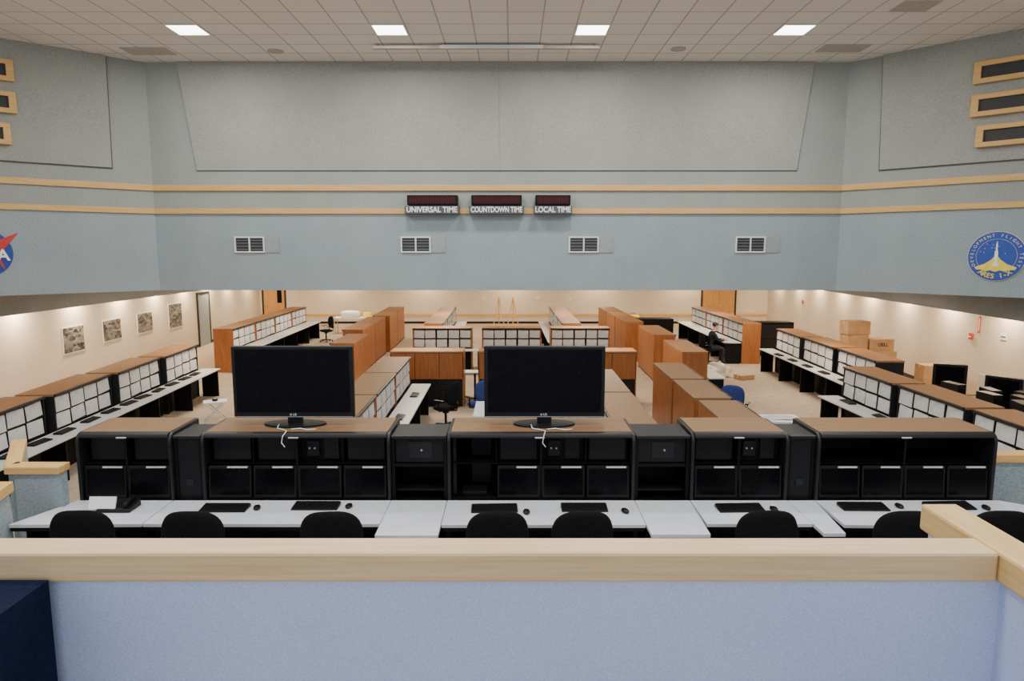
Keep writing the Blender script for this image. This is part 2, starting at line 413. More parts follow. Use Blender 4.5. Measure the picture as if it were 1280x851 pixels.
for i in range(9):
    a=random.uniform(.2,PI-.2); r=random.uniform(.14,.3); MB().cyl((r*math.cos(a),-.036,r*math.sin(a)),.007,.006,'y',6).obj('star',M['wht'],e)
arc_text('DEVELOPMENT FLIGHT TEST',.083,.418,205,-25,M['gold'],e,-.036)
arc_text('ARES I-X',.135,.405,234,306,M['yellow'],e,-.041,bottom=True,bold=.002)
e.scale=(.94,1,.94)
sl_=lenL-(10.14-7.83)/math.cos(aL)
n=thing('agency_emblem','round blue agency emblem with red chevron and white letters','emblem',(DL[0]+math.cos(aL)*sl_,DL[1]+math.sin(aL)*sl_,3.83),aL)
MB().cyl((0,-.02,0),.45,.02,'y',48).obj('field',M['nblue'],n)
oe=MB()
for i in range(40):
    a=2*PI*i/40;b=2*PI*(i+1)/40
    f=lambda t,k:(k*.36*math.cos(t)*math.cos(.6)-k*.13*math.sin(t)*math.sin(.6),k*.36*math.cos(t)*math.sin(.6)+k*.13*math.sin(t)*math.cos(.6))
    oe.prism([f(a,1),f(b,1),f(b,.95),f(a,.95)],'y',-.026,-.02)
oe.obj('orbit',M['wht'],n)
MB().prism([(-.50,-.12),(.05,.16),(.56,.40),(.38,.16),(.22,-.02),(.30,-.34),(.15,-.08),(.02,.09)],'y',-.034,-.028).obj('chevron',M['red'],n)
for i in range(10):
    a=random.uniform(0,2*PI); r=random.uniform(.15,.38); MB().cyl((r*math.cos(a),-.027,r*math.sin(a)),.01,.006,'y',6).obj('star',M['wht'],n)
text('NASA',.30,M['wht'],n,(0,-.04,-.05),bold=.008)
# ------------------------------------------------------------------ posters & wall bits
aW=math.atan2(LW1[1]-LW0[1],LW1[0]-LW0[0])
for i,(y0,y1,z0,z1) in enumerate(((17.84,18.9,1.12,1.85),(19.9,21.0,1.17,1.83),(22.07,23.2,1.15,1.83),(24.5,25.7,1.03,1.94))):
    s0=(y0-12)/math.sin(aW); s1=(y1-12)/math.sin(aW); cx=(s0+s1)/2
    t=thing('wall_poster',['black and white poster of launch hardware on beige wall','grey landscape photo poster of a launch site','dark black and white photo poster on beige wall','tall dark poster of a launch tower'][i],'poster',
       (LW0[0]+math.cos(aW)*cx,LW0[1]+math.sin(aW)*cx,z0),aW,'posters on the beige wall')
    w=(s1-s0)/2; h=z1-z0
    MB().box(-w,w,-.02,0,0,h).obj('backing',M['whitep'],t)
    MB().box(-w+.03,w-.03,-.024,-.018,.03,h-.03).obj('print',postermat('poster_print_%d'%i,i+1),t)
def walldoor(name,o,a,s,w,z1,mat,window=False,double=False):
    t=struct(bpy.data.objects.new(name,None)); COL.objects.link(t); t.location=(o[0]+math.cos(a)*s,o[1]+math.sin(a)*s,0); t.rotation_euler=(0,0,a)
    MB().box(-w/2-.08,-w/2,-.05,0,0,z1+.08).box(w/2,w/2+.08,-.05,0,0,z1+.08).box(-w/2,w/2,-.05,0,z1,z1+.08).obj('door_frame',M['black2'],t)
    lv=[(-w/2,w/2)] if not double else [(-w/2,-.005),(.005,w/2)]
    for a0,a1 in lv:
        MB().box(a0,a1,-.03,0,0,z1).obj('door_leaf',mat,t,bevel=.005)
        if window: MB().box(a1-.38,a1-.14,-.036,-.028,1.1,1.95).obj('window_pane',M['screen'],t)
        MB().cyl((a0+.1,-.09,1.0),.025,.06,'y',12).obj('door_knob',M['silver'],t)
walldoor('door_1',LW1,0,.75,1.1,2.1,M['door'],True)
walldoor('door_2',LW1,0,24.2,1.7,2.1,M['door'],False,True)
walldoor('door_3',LW0,aW,(27.9-12)/math.sin(aW),1.2,2.1,M['blank'])
aRW=math.atan2(RW0[1]-RW1[1],RW0[0]-RW1[0])
def onright(y,z):
    s=(36-y)/-math.sin(aRW); return (RW1[0]+math.cos(aRW)*s,RW1[1]+math.sin(aRW)*s,z)
for y,z in ((17.5,1.6),(30.5,1.5)):
    t=thing('fire_alarm_station','small red fire alarm pull station on beige wall','fire alarm',onright(y,z),aRW,'fire alarm stations')
    MB().box(-.07,.07,-.05,0,0,.16).obj('housing',M['red'],t,bevel=.008)
    MB().box(-.045,.045,-.065,-.05,.05,.08).obj('handle',M['wht'],t)
t=thing('warning_sign','narrow red vertical sign on beige wall','sign',onright(17.2,1.8),aRW); MB().box(-.04,.04,-.015,0,0,.42).obj('plate',M['red'],t)
MB().box(-.012,.012,-.02,-.014,.05,.37).obj('marking',M['wht'],t)
t=thing('notice_plate','small white notice plate on the beige wall','sign',onright(16.2,1.75),aRW); MB().box(-.12,.12,-.012,0,0,.16).obj('plate',M['whitep'],t); MB().box(-.09,.09,-.016,-.011,.06,.09).obj('text_line',M['lab'],t)
# ------------------------------------------------------------------ balcony + platform
struct(MB().box(-11.4,1.49,-3,1.965,2.0,2.1).obj('floor_balcony',M['carpet']))
struct(MB().box(-11.4,1.57,1.965,2.035,.8,2.91).obj('wall_balcony',M['fab_front']))
struct(MB().box(1.49,1.57,-3,1.965,.8,2.91).box(1.49,1.57,2.035,2.33,.8,2.91).obj('wall_balcony_side',M['fab_front']))
struct(MB().box(-11.4,1.46,1.94,2.055,2.905,3.0).obj('trim_30',M['oak_cap'],bevel=.010))
struct(MB().box(1.462,1.59,-3,2.345,2.905,3.0).obj('trim_31',M['oak_capy'],bevel=.010))
struct(MB().box(-4.62,5.2,2.035,7.3,0.0,.8).obj('floor_platform',M['carpet']))
struct(MB().box(-4.56,-4.13,6.03,6.12,.8,1.87).obj('wall_platform_left',M['fab_blue']))
struct(MB().box(-4.62,-4.12,5.99,6.16,1.87,1.94).obj('trim_32',M['oak'],bevel=.008))
a=math.atan2(.78,-.5)
struct(MB().box(0,.95,-.05,.05,0,1.87).obj('wall_platform_left_return',M['fab_blue'],None,(-4.60,6.1,0),(0,0,a)))
struct(MB().box(0,.98,-.065,.065,1.87,1.94).obj('trim_33',M['oak'],None,(-4.60,6.08,0),(0,0,a),.008))
struct(MB().box(4.58,5.15,6.4,6.49,.8,1.86).obj('wall_platform_right',M['fab_blue']))
struct(MB().box(4.57,5.2,6.36,6.53,1.86,1.94).obj('trim_34',M['oak'],bevel=.008))
t=thing('stair_handrail','short sloped oak handrail on a blue grey fabric stair wall','handrail',(-4.32,4.75,0))
MB().prism([(0,1.66),(.0,1.75),(.95,1.91),(.95,1.82)],'x',-.13,0).obj('rail',M['oak'],t,bevel=.006)
MB().prism([(.02,.8),(.93,.8),(.93,1.815),(.02,1.66)],'x',-.10,-.03).obj('side_panel',M['fab_blue'],t)
def drape(t,x0,x1,y0,y1,z0,z1,mat,bulge=.02):
    pts=[];N=26
    path=[(x0,y0),(x1,y0),(x1,y1),(x0,y1)]
    for k in range(4):
        a=Vector(path[k]);b=Vector(path[(k+1)%4]);nrm=Vector(((b-a).y,-(b-a).x)).normalized()
        for i in range(N):
            f=i/N; pts.append((a.lerp(b,f),nrm*math.sin(f*PI),math.sin(i*1.3)+.5*math.sin(i*2.9)))
    vs=[];fs=[];R=6;n=len(pts)
    for j in range(R+1):
        q=j/R
        for p,nn,w in pts:
            o=nn*w*bulge*q; vs.append((p.x+o.x,p.y+o.y,z1+(z0-z1)*q))
    for j in range(R):
        for i in range(n): fs.append((j*n+i,j*n+(i+1)%n,(j+1)*n+(i+1)%n,(j+1)*n+i))
    fs.append(tuple(range(n)))
    return MB().add(vs,fs).obj('cloth',mat,t,smooth=False)
t=thing('draped_table','small high table covered with navy blue cloth beside the low wall','table',(-1.755,1.75,2.1))
drape(t,-.45,.375,-.22,.17,.0,.825,M['navy'],.010)
MB().box(-.42,.34,-.19,.14,.78,.81).obj('table_top',M['black'],t)
# ------------------------------------------------------------------ front row consoles
def sideprof(y0,y1,z0,z1,r):
    p=[(y0,z0),(y1,z0),(y1,z1)]
    for i in range(7):
        a=PI/2+ (PI/2)*i/6; p.append((y0+r+r*math.cos(a),z1-r+r*math.sin(a)))
    return p
FZ=.8
def front_console(x0,x1,cols,label,openleft=False,equip=True):
    w=x1-x0-.006; t=thing('equipment_console',label,'console',((x0+x1)/2,6.2,FZ),0,'black consoles along the raised row')
    h=w/2
    m=MB().box(-h+.035,h-.035,.06,.59,0,.73).box(-h+.035,h-.035,.54,.58,.73,1.36).box(-h+.035,h-.035,.07,.54,1.083,1.09)
    m.box(-h+.035,h-.035,.03,.54,.73,.765)
    cw=(w-.07)/cols
    for c in range(1,cols):
        if c%2==0 or cols<3: m.box(-h+.035+c*cw-.010,-h+.035+c*cw+.010,.04,.54,.765,1.36)
        elif equip: m.box(-h+.035+c*cw-.004,-h+.035+c*cw+.004,.08,.54,1.09,1.36)
    m.box(-h+.035,h-.035,.05,.54,1.345,1.362)
    m.obj('body',M['black'],t)
    for s in (-h,h-.03):
        MB().prism(sideprof(0,.6,0,1.395,.09),'x',s,s+.03).obj('side_panel',M['black2'],t,bevel=.006)
    MB().box(-h+.031,h-.031,.06,.6,1.362,1.40).obj('top_panel',M['topn'],t)
    p=[(.059,1.352),(.059,1.398)]
    for i in range(7):
        a=PI/2+(PI/2)*i/6; p.append((.059+.05*math.cos(a),1.352+.046*math.sin(a)))
    MB().prism(p,'x',-h+.031,h-.031).obj('edge_trim',M['black2'],t)
    MB().box(-.06,.03,-.002,.012,1.350,1.360).obj('name_plate',M['tab'],t)
    for c in range(cols):
        cx=-h+.035+(c+.5)*cw; mw=cw-.022
        if openleft and c==0:
            MB().box(cx-mw/2,cx-mw/2+.03,.10,.5,.77,1.34).obj('inner_rack',M['dark'],t)
            MB().box(cx-mw*.1,cx+mw*.4,.34,.42,.8,1.3).obj('rack_cover',M['dark'],t,bevel=.006)
            MB().box(cx-mw*.3,cx+mw*.3,.1,.3,.765,.80).obj('tray',M['dark'],t,bevel=.006)
            continue
        mo=MB().box(-mw/2,mw/2,-.02,.02,0,.305).obj('monitor',M['plastic'],t,(cx,.035,.768),(-.08,0,0),.006)
        MB().box(-mw/2+.018,mw/2-.018,-.024,-.018,.03,.275).obj('screen',M['screen'],mo)
        MB().box(-mw*.05,mw*.42,-.030,-.02,.285,.300).obj('label_strip',M['tab'],mo)
        MB().box(-mw*.05,mw*.05,.02,.12,0,.1).obj('stand',M['plastic'],mo)
        if not equip: continue
        q=random.random()
        MB().box(cx-mw/2,cx+mw/2,.16,.52,1.095,1.335).obj('equipment_bay',M['black'],t)
        if q<.6:
            MB().box(cx-mw*.36,cx-mw*.06,.13,.16,1.14,1.29).obj('socket_plate',M['dark'],t,bevel=.005)
            MB().box(cx+mw*.05,cx+mw*.40,.135,.16,1.11,1.32).obj('control_module',M['plastic'],t,bevel=.005)
            MB().cyl((cx-mw*.28,.115,1.22),.009,.02,'y',10).obj('connector',M['silver'],t)
            MB().cyl((cx-mw*.16,.115,1.22),.009,.02,'y',10).obj('connector',M['silver'],t)
        else:
            MB().box(cx-mw*.44,cx+mw*.44,.12,.16,1.105,1.325).obj('control_module',M['plastic'],t,bevel=.005)
    return t
front_console(-4.09,-3.19,2,'black two-bay console with brown top beside the platform rail')
front_console(-2.92,-1.14,4,'black four-bay console with brown top carrying a television')
front_console(-.61,1.16,4,'brown topped black console with one open bay under a television',True)
front_console(1.68,2.60,2,'narrow black two-bay console with brown top')
front_console(2.86,4.55,4,'black four-bay console with brown top at the row end',equip=False)
def mid_cab(x0,x1,ctrl,label):
    w=x1-x0-.008;h=w/2
    t=thing('equipment_cabinet',label,'cabinet',((x0+x1)/2,6.22,FZ),0)
    m=MB().box(-h,h,.06,.45,0,.73).box(-h,-h+.03,.02,.45,.73,1.34).box(h-.03,h,.02,.45,.73,1.34).box(-h+.03,h-.03,.4,.45,.73,1.34)
    if ctrl: m.box(-h+.03,h-.03,.03,.4,1.06,1.09)
    m.obj('body',M['black'],t)
    MB().box(-h,h,.0,.45,1.34,1.37).obj('top_panel',M['black2'],t,bevel=.01)
    if ctrl:
        MB().box(-h+.035,h-.035,.05,.08,1.10,1.33).obj('control_panel',M['dark'],t)
        MB().box(-.1,.12,.04,.05,1.14,1.3).obj('cover_plate',M['black2'],t,bevel=.004)
        MB().cyl((.02,.03,1.22),.01,.012,'y',10).obj('lock',M['silver'],t)
        MB().box(-h+.03,h-.03,.1,.4,.80,.82).obj('shelf',M['dark'],t)
    else:
        MB().box(-h+.03,h-.03,.03,.06,.74,1.34).obj('front_panel',M['dark'],t)
        MB().box(-.04,.04,.022,.03,.88,.94).obj('socket',M['black2'],t,bevel=.003)
    return t
mid_cab(-3.19,-2.92,False,'narrow black filler cabinet between consoles')
mid_cab(-1.14,-.61,True,'black open shelf cabinet with square control plate')
mid_cab(1.16,1.68,True,'black open shelf cabinet with square control plate')
mid_cab(2.60,2.86,False,'narrow black filler cabinet between consoles')
def wtop_front(pts,label):
    t=thing('worktop',label,'desk',(0,0,FZ),0,'white worktops of the raised row')
    MB().prism(pts,'z',.718,.75).obj('surface',M['white'],t,bevel=.004)
    xs=[p[0] for p in pts]
    cx=sum(xs)/len(xs)
    ins=[(p[0]+(cx-p[0])*.01,p[1]+ (.006 if p[1]<6 else -.006)) for p in pts]
    MB().prism(ins,'z',.685,.717).obj('edge_frame',M['black'],t)
    for x in (min(xs)+.03,max(xs)-.08):
        MB().box(x,x+.04,6.2-.42,6.2-.02,0,.685).obj('leg',M['black'],t)
    return t
YB=6.197
wtop_front([(-4.34,5.62),(-3.205,5.64),(-3.205,YB),(-4.10,YB)],'white laminate worktop with black edge at the rail end')
wtop_front([(-3.195,5.64),(-1.145,5.64),(-1.145,YB),(-3.195,YB)],'long white laminate worktop with black edge')
wtop_front([(-1.14,5.40),(-.615,5.40),(-.615,YB),(-1.14,YB)],'short projecting white worktop section')
wtop_front([(-.61,5.62),(1.155,5.62),(1.155,YB),(-.61,YB)],'long white laminate worktop with black edge')
wtop_front([(1.16,5.42),(1.655,5.42),(1.68,YB),(1.16,YB)],'short projecting white worktop section')
wtop_front([(1.685,5.64),(2.60,5.64),(2.60,YB),(1.685,YB)],'white laminate worktop before a narrow console')
wtop_front([(2.605,5.44),(2.79,5.44),(2.86,YB),(2.605,YB)],'narrow tapered white worktop section')
wtop_front([(2.865,5.62),(5.0,5.56),(5.0,5.9),(4.6,YB),(2.865,YB)],'long white laminate worktop at the row end')
DZ=FZ+.751
kb=None
def keyboard(x,y,z,rz,label,group):
    global kb
    if kb is None:
        kb=thing('computer_keyboard',label,'keyboard',(x,y,z),rz,group)
        MB().prism([(-.08,0),(.08,0),(.08,.028),(-.08,.012)],'x',-.21,.21).obj('case',M['plastic'],kb,bevel=.003)
        m=MB()
        for r in range(5):
            for c in range(18):
                y0=-.07+r*.029; zz=.013+.1*(y0+.08)
                m.box(-.2+c*.0223,-.2+c*.0223+.018,y0,y0+.024,zz,zz+.009)
        m.obj('keys',M['dark'],kb)['kind']='stuff'
    else: dup(kb,(x,y,z),rz,label,group)
ms=None
def mouse(x,y,z,rz=0):
    global ms
    if ms is None:
        ms=thing('computer_mouse','small black computer mouse on the worktop','mouse',(x,y,z),rz,'computer mice')
        MB().ell((0,0,.014),(.032,.055,.02)).obj('shell',M['plastic'],ms,smooth=True)
        MB().cyl((-.004,.03,.028),.01,.008,'x',10).obj('wheel',M['silver'],ms)
    else: dup(ms,(x,y,z),rz)
G='black keyboards on the raised row'
for x,y in ((-2.62,5.97),(-1.80,6.02),(-.16,5.96),(.66,5.98),(2.08,5.97),(3.22,6.0),(4.02,6.02)):
    keyboard(x,y,DZ,random.uniform(-.05,.05),'black computer keyboard on white worktop',G)
for x,y in ((-2.33,5.98),(-1.50,6.02),(.13,5.88),(1.02,5.90),(2.38,5.95),(3.56,6.02),(4.33,5.98)): mouse(x,y,DZ,random.uniform(-.3,.3))
t=thing('desk_phone','black desk telephone with white cover sheet on the worktop','telephone',(-3.64,5.98,DZ))
MB().prism([(-.1,0),(.1,0),(.1,.07),(-.1,.03)],'x',-.1,.2).obj('base',M['plastic'],t,bevel=.006)
MB().box(-.18,.06,-.09,-.075,.0,.11).obj('card',M['wht'],t,rot=(-.35,0,0))
MB().tube([(.15,-.08,.06),(.15,0,.085),(.15,.08,.085)],.022,10).obj('handset',M['plastic'],t)
# ------------------------------------------------------------------ office chairs
def build_chair(fab,label,loc,rz,group):
    t=thing('office_chair',label,'chair',loc,rz,group)
    MB().slab(.50,.52,.09,1.0,'xz',(0,-.27,.82),2.8).obj('backrest',fab,t,smooth=True)
    MB().slab(.50,.48,.10,0,'xy',(0,.0,.48)).obj('seat',fab,t,smooth=True)
    MB().tube([(0,-.26,.70),(0,-.33,.60),(0,-.30,.46),(0,-.05,.42)],.025,8).obj('back_support',M['plastic'],t)
    MB().cyl((0,0,.10),.028,.33).cyl((0,0,.36),.07,.06).obj('gas_lift',M['plastic'],t)
    for s in (-1,1):
        m=MB().tube([(s*.2,-.03,.43),(s*.28,-.03,.45),(s*.285,-.03,.66)],.018,8)
        m.box(s*.285-.032,s*.285+.032,-.18,.08,.66,.69)
        m.obj('armrest',M['plastic'],t,bevel=.004)
    b=MB()
    for i in range(5):
        a=2*PI*i/5+.3; X=Matrix.Rotation(a,4,'Z')
        b.prism([(0,.07),(.28,.065),(.28,.09),(0,.12)],'y',-.022,.022,X)
    b.obj('base',M['plastic'],t)
    for i in range(5):
        a=2*PI*i/5+.3
        MB().cyl((-.018,0,0),.032,.036,'x',14).obj('caster',M['plastic'],t,(.27*math.cos(a),.27*math.sin(a),.032),(0,0,a+PI/2))
    return t
ch=build_chair(M['chair'],'black office chair with armrests drawn up to the white worktop',(-3.42,5.38,FZ),.05,'black office chairs along the raised row')
for x in (-2.53,-1.44,-.13,.54,2.02,3.1,3.87):
    dup(ch,(x,5.37+random.uniform(-.02,.02),FZ),random.uniform(-.08,.08))
dup(ch,(-1.45,14.6,0),1.0,'black office chair in the middle of the main floor','office chairs on the main floor')
dup(ch,(-7.9,28.8,0),2.2,'black office chair near the far white table','office chairs on the main floor')
pch=dup(ch,(6.75,23.2,0),-PI/2,'black office chair occupied by a seated person','office chairs on the main floor')
chb=build_chair(M['chairb'],'blue office chair in the middle of the main floor',(-.72,14.9,0),.6,'office chairs on the main floor')
dup(chb,(4.75,14.3,0),-.5,'blue office chair beside the cherry cabinets','office chairs on the main floor')
# ------------------------------------------------------------------ televisions
def tv(x,label):
    t=thing('television',label,'television',(x,6.52,FZ+1.401),0,'televisions on the raised row')
    w=.585
    MB().box(-w,w,-.03,.035,.075,.775).obj('case',M['plastic'],t,bevel=.01)
    MB().box(-w+.12,w-.12,.036,.09,.12,.6).obj('back_cover',M['plastic'],t,bevel=.01)
    MB().box(-w+.035,w-.035,-.034,-.028,.13,.745).obj('screen',M['screen'],t)
    MB().box(-w+.01,w-.01,-.036,-.029,.083,.088).obj('bottom_strip',M['silver'],t)
    MB().box(-.07,.07,-.01,.03,.015,.10).obj('neck',M['plastic'],t)
    m=MB(); m.prism([(.30*math.cos(a),.15*math.sin(a)) for a in [2*PI*i/36 for i in range(36)]],'z',0,.018)
    m.obj('base',M['plastic'],t,bevel=.004)
    MB().cyl((-.03,-.040,.108),.011,.005,'y',20).obj('logo_disc',M['silver'],t)
    text('LG',.030,M['wht'],t,(.008,-.037,.108),ext=.001)
    MB().tube([(-.13,-.10,.022),(-.12,-.17,.006),(-.05,-.22,.006),(.0,-.27,.008),(-.02,-.33,-.03),(-.03,-.335,-.09),(.0,-.335,-.13)],.005,6).obj('cable',M['wht'],t,smooth=True)
    MB().tube([(.02,-.20,.006),(.1,-.17,.006),(.18,-.22,.006),(.26,-.20,.006)],.005,6).obj('cable',M['wht'],t,smooth=True)
    return t
tv(-2.12,'large black flat screen television on oval stand, switched off')
tv(.315,'large black switched off television standing over the open bay console')
# ------------------------------------------------------------------ main floor consoles
def console(w,label,sides='cherry',back='full',cols=4,top='top',group=None,loc=(0,0,0),rz=0,paper=True):
    t=thing('equipment_console',label,'console',loc,rz,group)
    h=w/2-.01; D=.65
    m=MB().box(-h+.03,h-.03,.05,D-.03,0,.74).box(-h+.03,h-.03,.45,.5,.74,1.35).box(-h+.03,h-.03,.06,.45,1.04,1.05).box(-h+.03,h-.03,.03,.6,1.335,1.355)
    m.box(-h+.03,h-.03,.5,D-.03,.74,1.3)
    cw=(2*h-.06)/cols
    m.box(-.012,.012,.05,.45,.74,1.35)
    m.obj('body',M['black'],t)
    for s in (-h,h-.03):
        MB().box(s,s+.03,0.02,D,0,1.36).obj('side_panel',M[sides],t,bevel=.004)
    MB().box(-h,h,.03,D+.01,1.36,1.4).obj('top_panel',M[top],t,bevel=.004)
    MB().box(-h,h,-.01,.029,1.35,1.4).obj('edge_trim',M['black2'],t,bevel=.012)
    z0=.06 if back=='full' else .70
    nb=3
    for i in range(nb):
        a=-h+i*2*h/nb; MB().box(a+.006,a+2*h/nb-.006,D-.03,D,z0,1.35).obj('back_panel',M['cherry'],t,bevel=.004)
    if back!='full':
        MB().box(-h+.02,h-.02,D-.03,D-.005,.05,.69).obj('lower_back_panel',M['dark'],t)
        v=MB()
        for i in range(6): v.box(-h+.15,-h+.55,D-.005,D+.006,.2+i*.06,.23+i*.06)
        v.obj('vent_grille',M['black2'],t)
    if paper:
        for c in range(cols):
            cx=-h+.03+(c+.5)*cw
            for r,z in enumerate((.765,1.06)):
                mo=MB().box(-cw/2+.02,cw/2-.02,0,.05,0,.27).obj('monitor',M['plastic'],t,(cx,.035,z),(-.06,0,0))
                j=random.uniform(-.012,.012)
                MB().box(-cw*.46+j,cw*.43+j,-.012,-.004,-.0+random.uniform(0,.03),.266).obj('paper_sheet',M['paper'],mo,rot=(0,random.uniform(-.04,.04),0))
    return t
def worktop(L,loc,rz,label,d=.46,group='white worktops on the main floor'):
    t=thing('worktop',label,'desk',loc,rz,group)
    MB().box(-L/2,L/2,-d,-.012,.715,.745).obj('surface',M['whited'],t,bevel=.006)
    n=max(2,int(L/1.6)+1)
    for i in range(n):
        x=-L/2+.04+(L-.12)*i/(n-1)
        MB().box(x,x+.04,-d+.06,-.02,0,.715).obj('leg',M['black'],t)
    return t
UNITS={}
def unit(kind,label,group,loc,rz,w,**k):
    key=(kind,round(w,1),tuple(sorted(k.items())))
    if key in UNITS: return dup(UNITS[key],loc,rz,label,group)
    UNITS[key]=console(w,label,loc=loc,rz=rz,group=group,**k); return UNITS[key]
def row(p0,p1,n,face,label,group,desk=True,d=.46,gap=0,twist=0,**k):
    v=Vector((p1[0]-p0[0],p1[1]-p0[1])); L=v.length; w=L/n-gap
    ang=math.atan2(v.y,v.x)
    if face=='flip': ang+=PI
    for i in range(n):
        q=(i+.5)/n; unit('u',label,group,(p0[0]+v.x*q,p0[1]+v.y*q,0),ang+twist,w,**k)
    if desk: worktop(L,((p0[0]+p1[0])/2,(p0[1]+p1[1])/2,0),ang,'white worktop running along a console row',d)
row((-7.90,9.45),(-8.30,18.0),4,'n','black console with paper covered screens by the poster wall','consoles beside the poster wall',gap=.10,twist=.045,sides='black2',d=.5)
row((-8.85,21.5),(-9.05,30.0),4,'n','cherry ended console with paper covered screens near the far wall','consoles near the far wood door',d=.6,gap=.06)
row((-5.35,21.3),(-5.40,25.5),2,'flip','cherry backed console facing away toward the beige wall','cherry backed consoles on the main floor')
row((-5.30,25.8),(-5.40,30.0),2,'flip','cherry backed console facing away toward the beige wall','cherry backed consoles on the main floor')
row((-4.92,18.2),(-4.92,20.3),1,'flip','single cherry backed console facing away toward the beige wall','cherry backed consoles on the main floor')
row((-2.33,9.5),(-2.38,15.9),3,'n','black console with brown top and paper covered screens','consoles around the middle table',top='topn',gap=.05)
row((-2.35,23.2),(-2.45,30.0),3,'n','console with cherry top in the far block','consoles of the far middle block')
row((1.70,23.2),(1.62,30.0),3,'flip','console with cherry top in the far block','consoles of the far middle block')
row((1.45,9.5),(1.45,14.2),2,'flip','black console with brown top and paper covered screens','consoles around the middle table',top='topn',gap=.05)
row((3.75,9.2),(3.78,11.2),1,'n','tall cherry cabinet backed console with brown top','cherry backed consoles by the aisle',top='topn')
row((3.75,11.35),(3.78,13.0),1,'n','tall cherry cabinet backed console with brown top','cherry backed consoles by the aisle',top='topn')
row((3.78,13.1),(3.80,15.0),1,'n','tall cherry cabinet backed console with brown top','cherry backed consoles by the aisle',top='topn')
row((4.85,16.6),(4.87,18.9),1,'n','tall cherry backed console on the main floor','cherry backed consoles by the aisle')
row((4.85,20.0),(4.87,22.6),1,'n','tall cherry backed console on the main floor','cherry backed consoles by the aisle')
row((4.60,23.6),(4.45,30.0),3,'n','cherry backed console in the far block','cherry backed consoles by the aisle')
row((7.85,23.1),(7.9,30.0),3,'flip','cherry ended console with paper covered screens near the double door','consoles near the far double door',d=.6,gap=.06)
row((8.25,15.2),(8.40,21.7),3,'flip','black console with cherry top and paper covered screens','consoles beside the plain beige wall',gap=.10,twist=-.03,sides='black2')
row((7.30,8.6),(7.12,14.6),3,'flip','black console with cherry top and paper covered screens','consoles beside the plain beige wall',gap=.10,twist=-.03,sides='black2')
for x0,x1 in ((-3.03,-1.19),(-.85,1.0),(1.25,3.1)):
    unit('c1','console with cherry upper back and vented black base','consoles across the main floor',((x0+x1)/2,17.35,0),PI,x1-x0,back='vent')
worktop(6.1,(0.03,17.35,0),PI,'white worktop behind the transverse consoles')
for x0,x1 in ((-3.2,-1.28),(-.95,.92),(1.25,3.12)):
    unit('c2','black console with paper covered screens facing the raised row','consoles across the main floor',((x0+x1)/2,21.7,0),0,x1-x0,cols=5)
worktop(6.3,(-.04,21.7,0),0,'white worktop before the transverse consoles')
GK='keyboards on the side worktops'
for i,y in enumerate((10.2,10.9,11.6,12.4,13.1,13.8,14.4,15.1,15.8,16.5,17.1)):
    keyboard(-7.70-(y-9.45)*.047,y,.746,PI/2+random.uniform(-.15,.15),'black keyboard on the worktop by the poster wall',GK)
for y in (9.6,11.1,12.6,13.9): keyboard(6.98,y,.746,-PI/2,'black keyboard on the side worktop',GK)
for y in (16.2,17.3,18.3,19.3,20.3): keyboard(8.02,y,.746,-PI/2,'black keyboard on the side worktop',GK)
for y in (10.5,12.6,14.6): keyboard(-2.12,y,.746,PI/2,'black keyboard on the middle worktop',GK)
# ------------------------------------------------------------------ loose furniture
def table(name,label,cat,loc,w,d,h,mat,rz=0,legm='silver'):
    t=thing(name,label,cat,loc,rz)
    MB().box(-w/2,w/2,-d/2,d/2,h-.03,h).obj('table_top',M[mat],t,bevel=.006)
    for sx in (-1,1):
        for sy in (-1,1):
            MB().cyl((sx*(w/2-.06),sy*(d/2-.06),0),.018,h-.03,n=12).obj('leg',M[legm],t)
    return t
table('side_table','small white table between the consoles','table',(-.35,13.4,0),.8,1.3,.74,'white')
table('side_table','small white table beside the cherry cabinets','table',(5.05,12.6,0),.8,.6,.74,'white')
t=thing('paper_stack','loose papers lying on the small white table','papers',(5.05,12.6,.741))
for i in range(5): MB().box(-.11,.11,-.15,.15,i*.004,i*.004+.003).obj('sheet',M['tape' if i==2 else 'paper'],t,(random.uniform(-.2,.2),random.uniform(-.08,.08),0),(0,0,random.uniform(-1,1)))
table('work_table','white table near the far wall','table',(-7.3,31.6,0),1.9,.7,.78,'whitep')
t=thing('cloth_pile','white covered equipment with a yellow case on the far table','equipment',(-7.3,31.6,.78))
MB().slab(.9,.5,.3,0,'xy',(-.2,0,.15)).obj('cover',M['whitep'],t,smooth=True); MB().box(.4,.75,-.15,.15,0,.22).obj('yellow_case',M['yellow'],t,bevel=.02)
t=thing('draped_table','long low table covered with black cloth near the far wall','table',(6.1,31.5,0))
drape(t,-1.3,1.3,-.4,.4,0,.74,M['black']); MB().box(-1.25,1.25,-.35,.35,.70,.73).obj('table_top',M['black'],t)
t=thing('equipment_bag','crumpled yellow bag on the black draped table','bag',(5.6,31.5,.74)); MB().slab(.6,.4,.16,0,'xy',(0,0,.08)).obj('sack',M['yellow'],t,smooth=True); MB().tube([(-.12,0,.14),(-.08,0,.24),(.08,0,.24),(.12,0,.14)],.012).obj('handle',M['black'],t)
t=thing('folding_stool','small folding stool with crossed metal legs on the carpet','stool',(-6.75,15.2,0),.4)
MB().box(-.25,.25,-.17,.17,.46,.49).obj('seat',M['whitep'],t,bevel=.01)
for y in (-.15,.15):
    MB().tube([(-.25,y,.01),(.2,y,.46)],.011).obj('leg',M['silver'],t); MB().tube([(.25,y,.01),(-.2,y,.46)],.011).obj('leg',M['silver'],t)
t=thing('roll_of_tape','black roll lying on the folding stool','tape',(-6.75,15.2,.49)); MB().cyl((0,0,0),.06,.05).obj('roll',M['plastic'],t); MB().cyl((0,0,.05),.03,.004).obj('core',M['tape'],t)
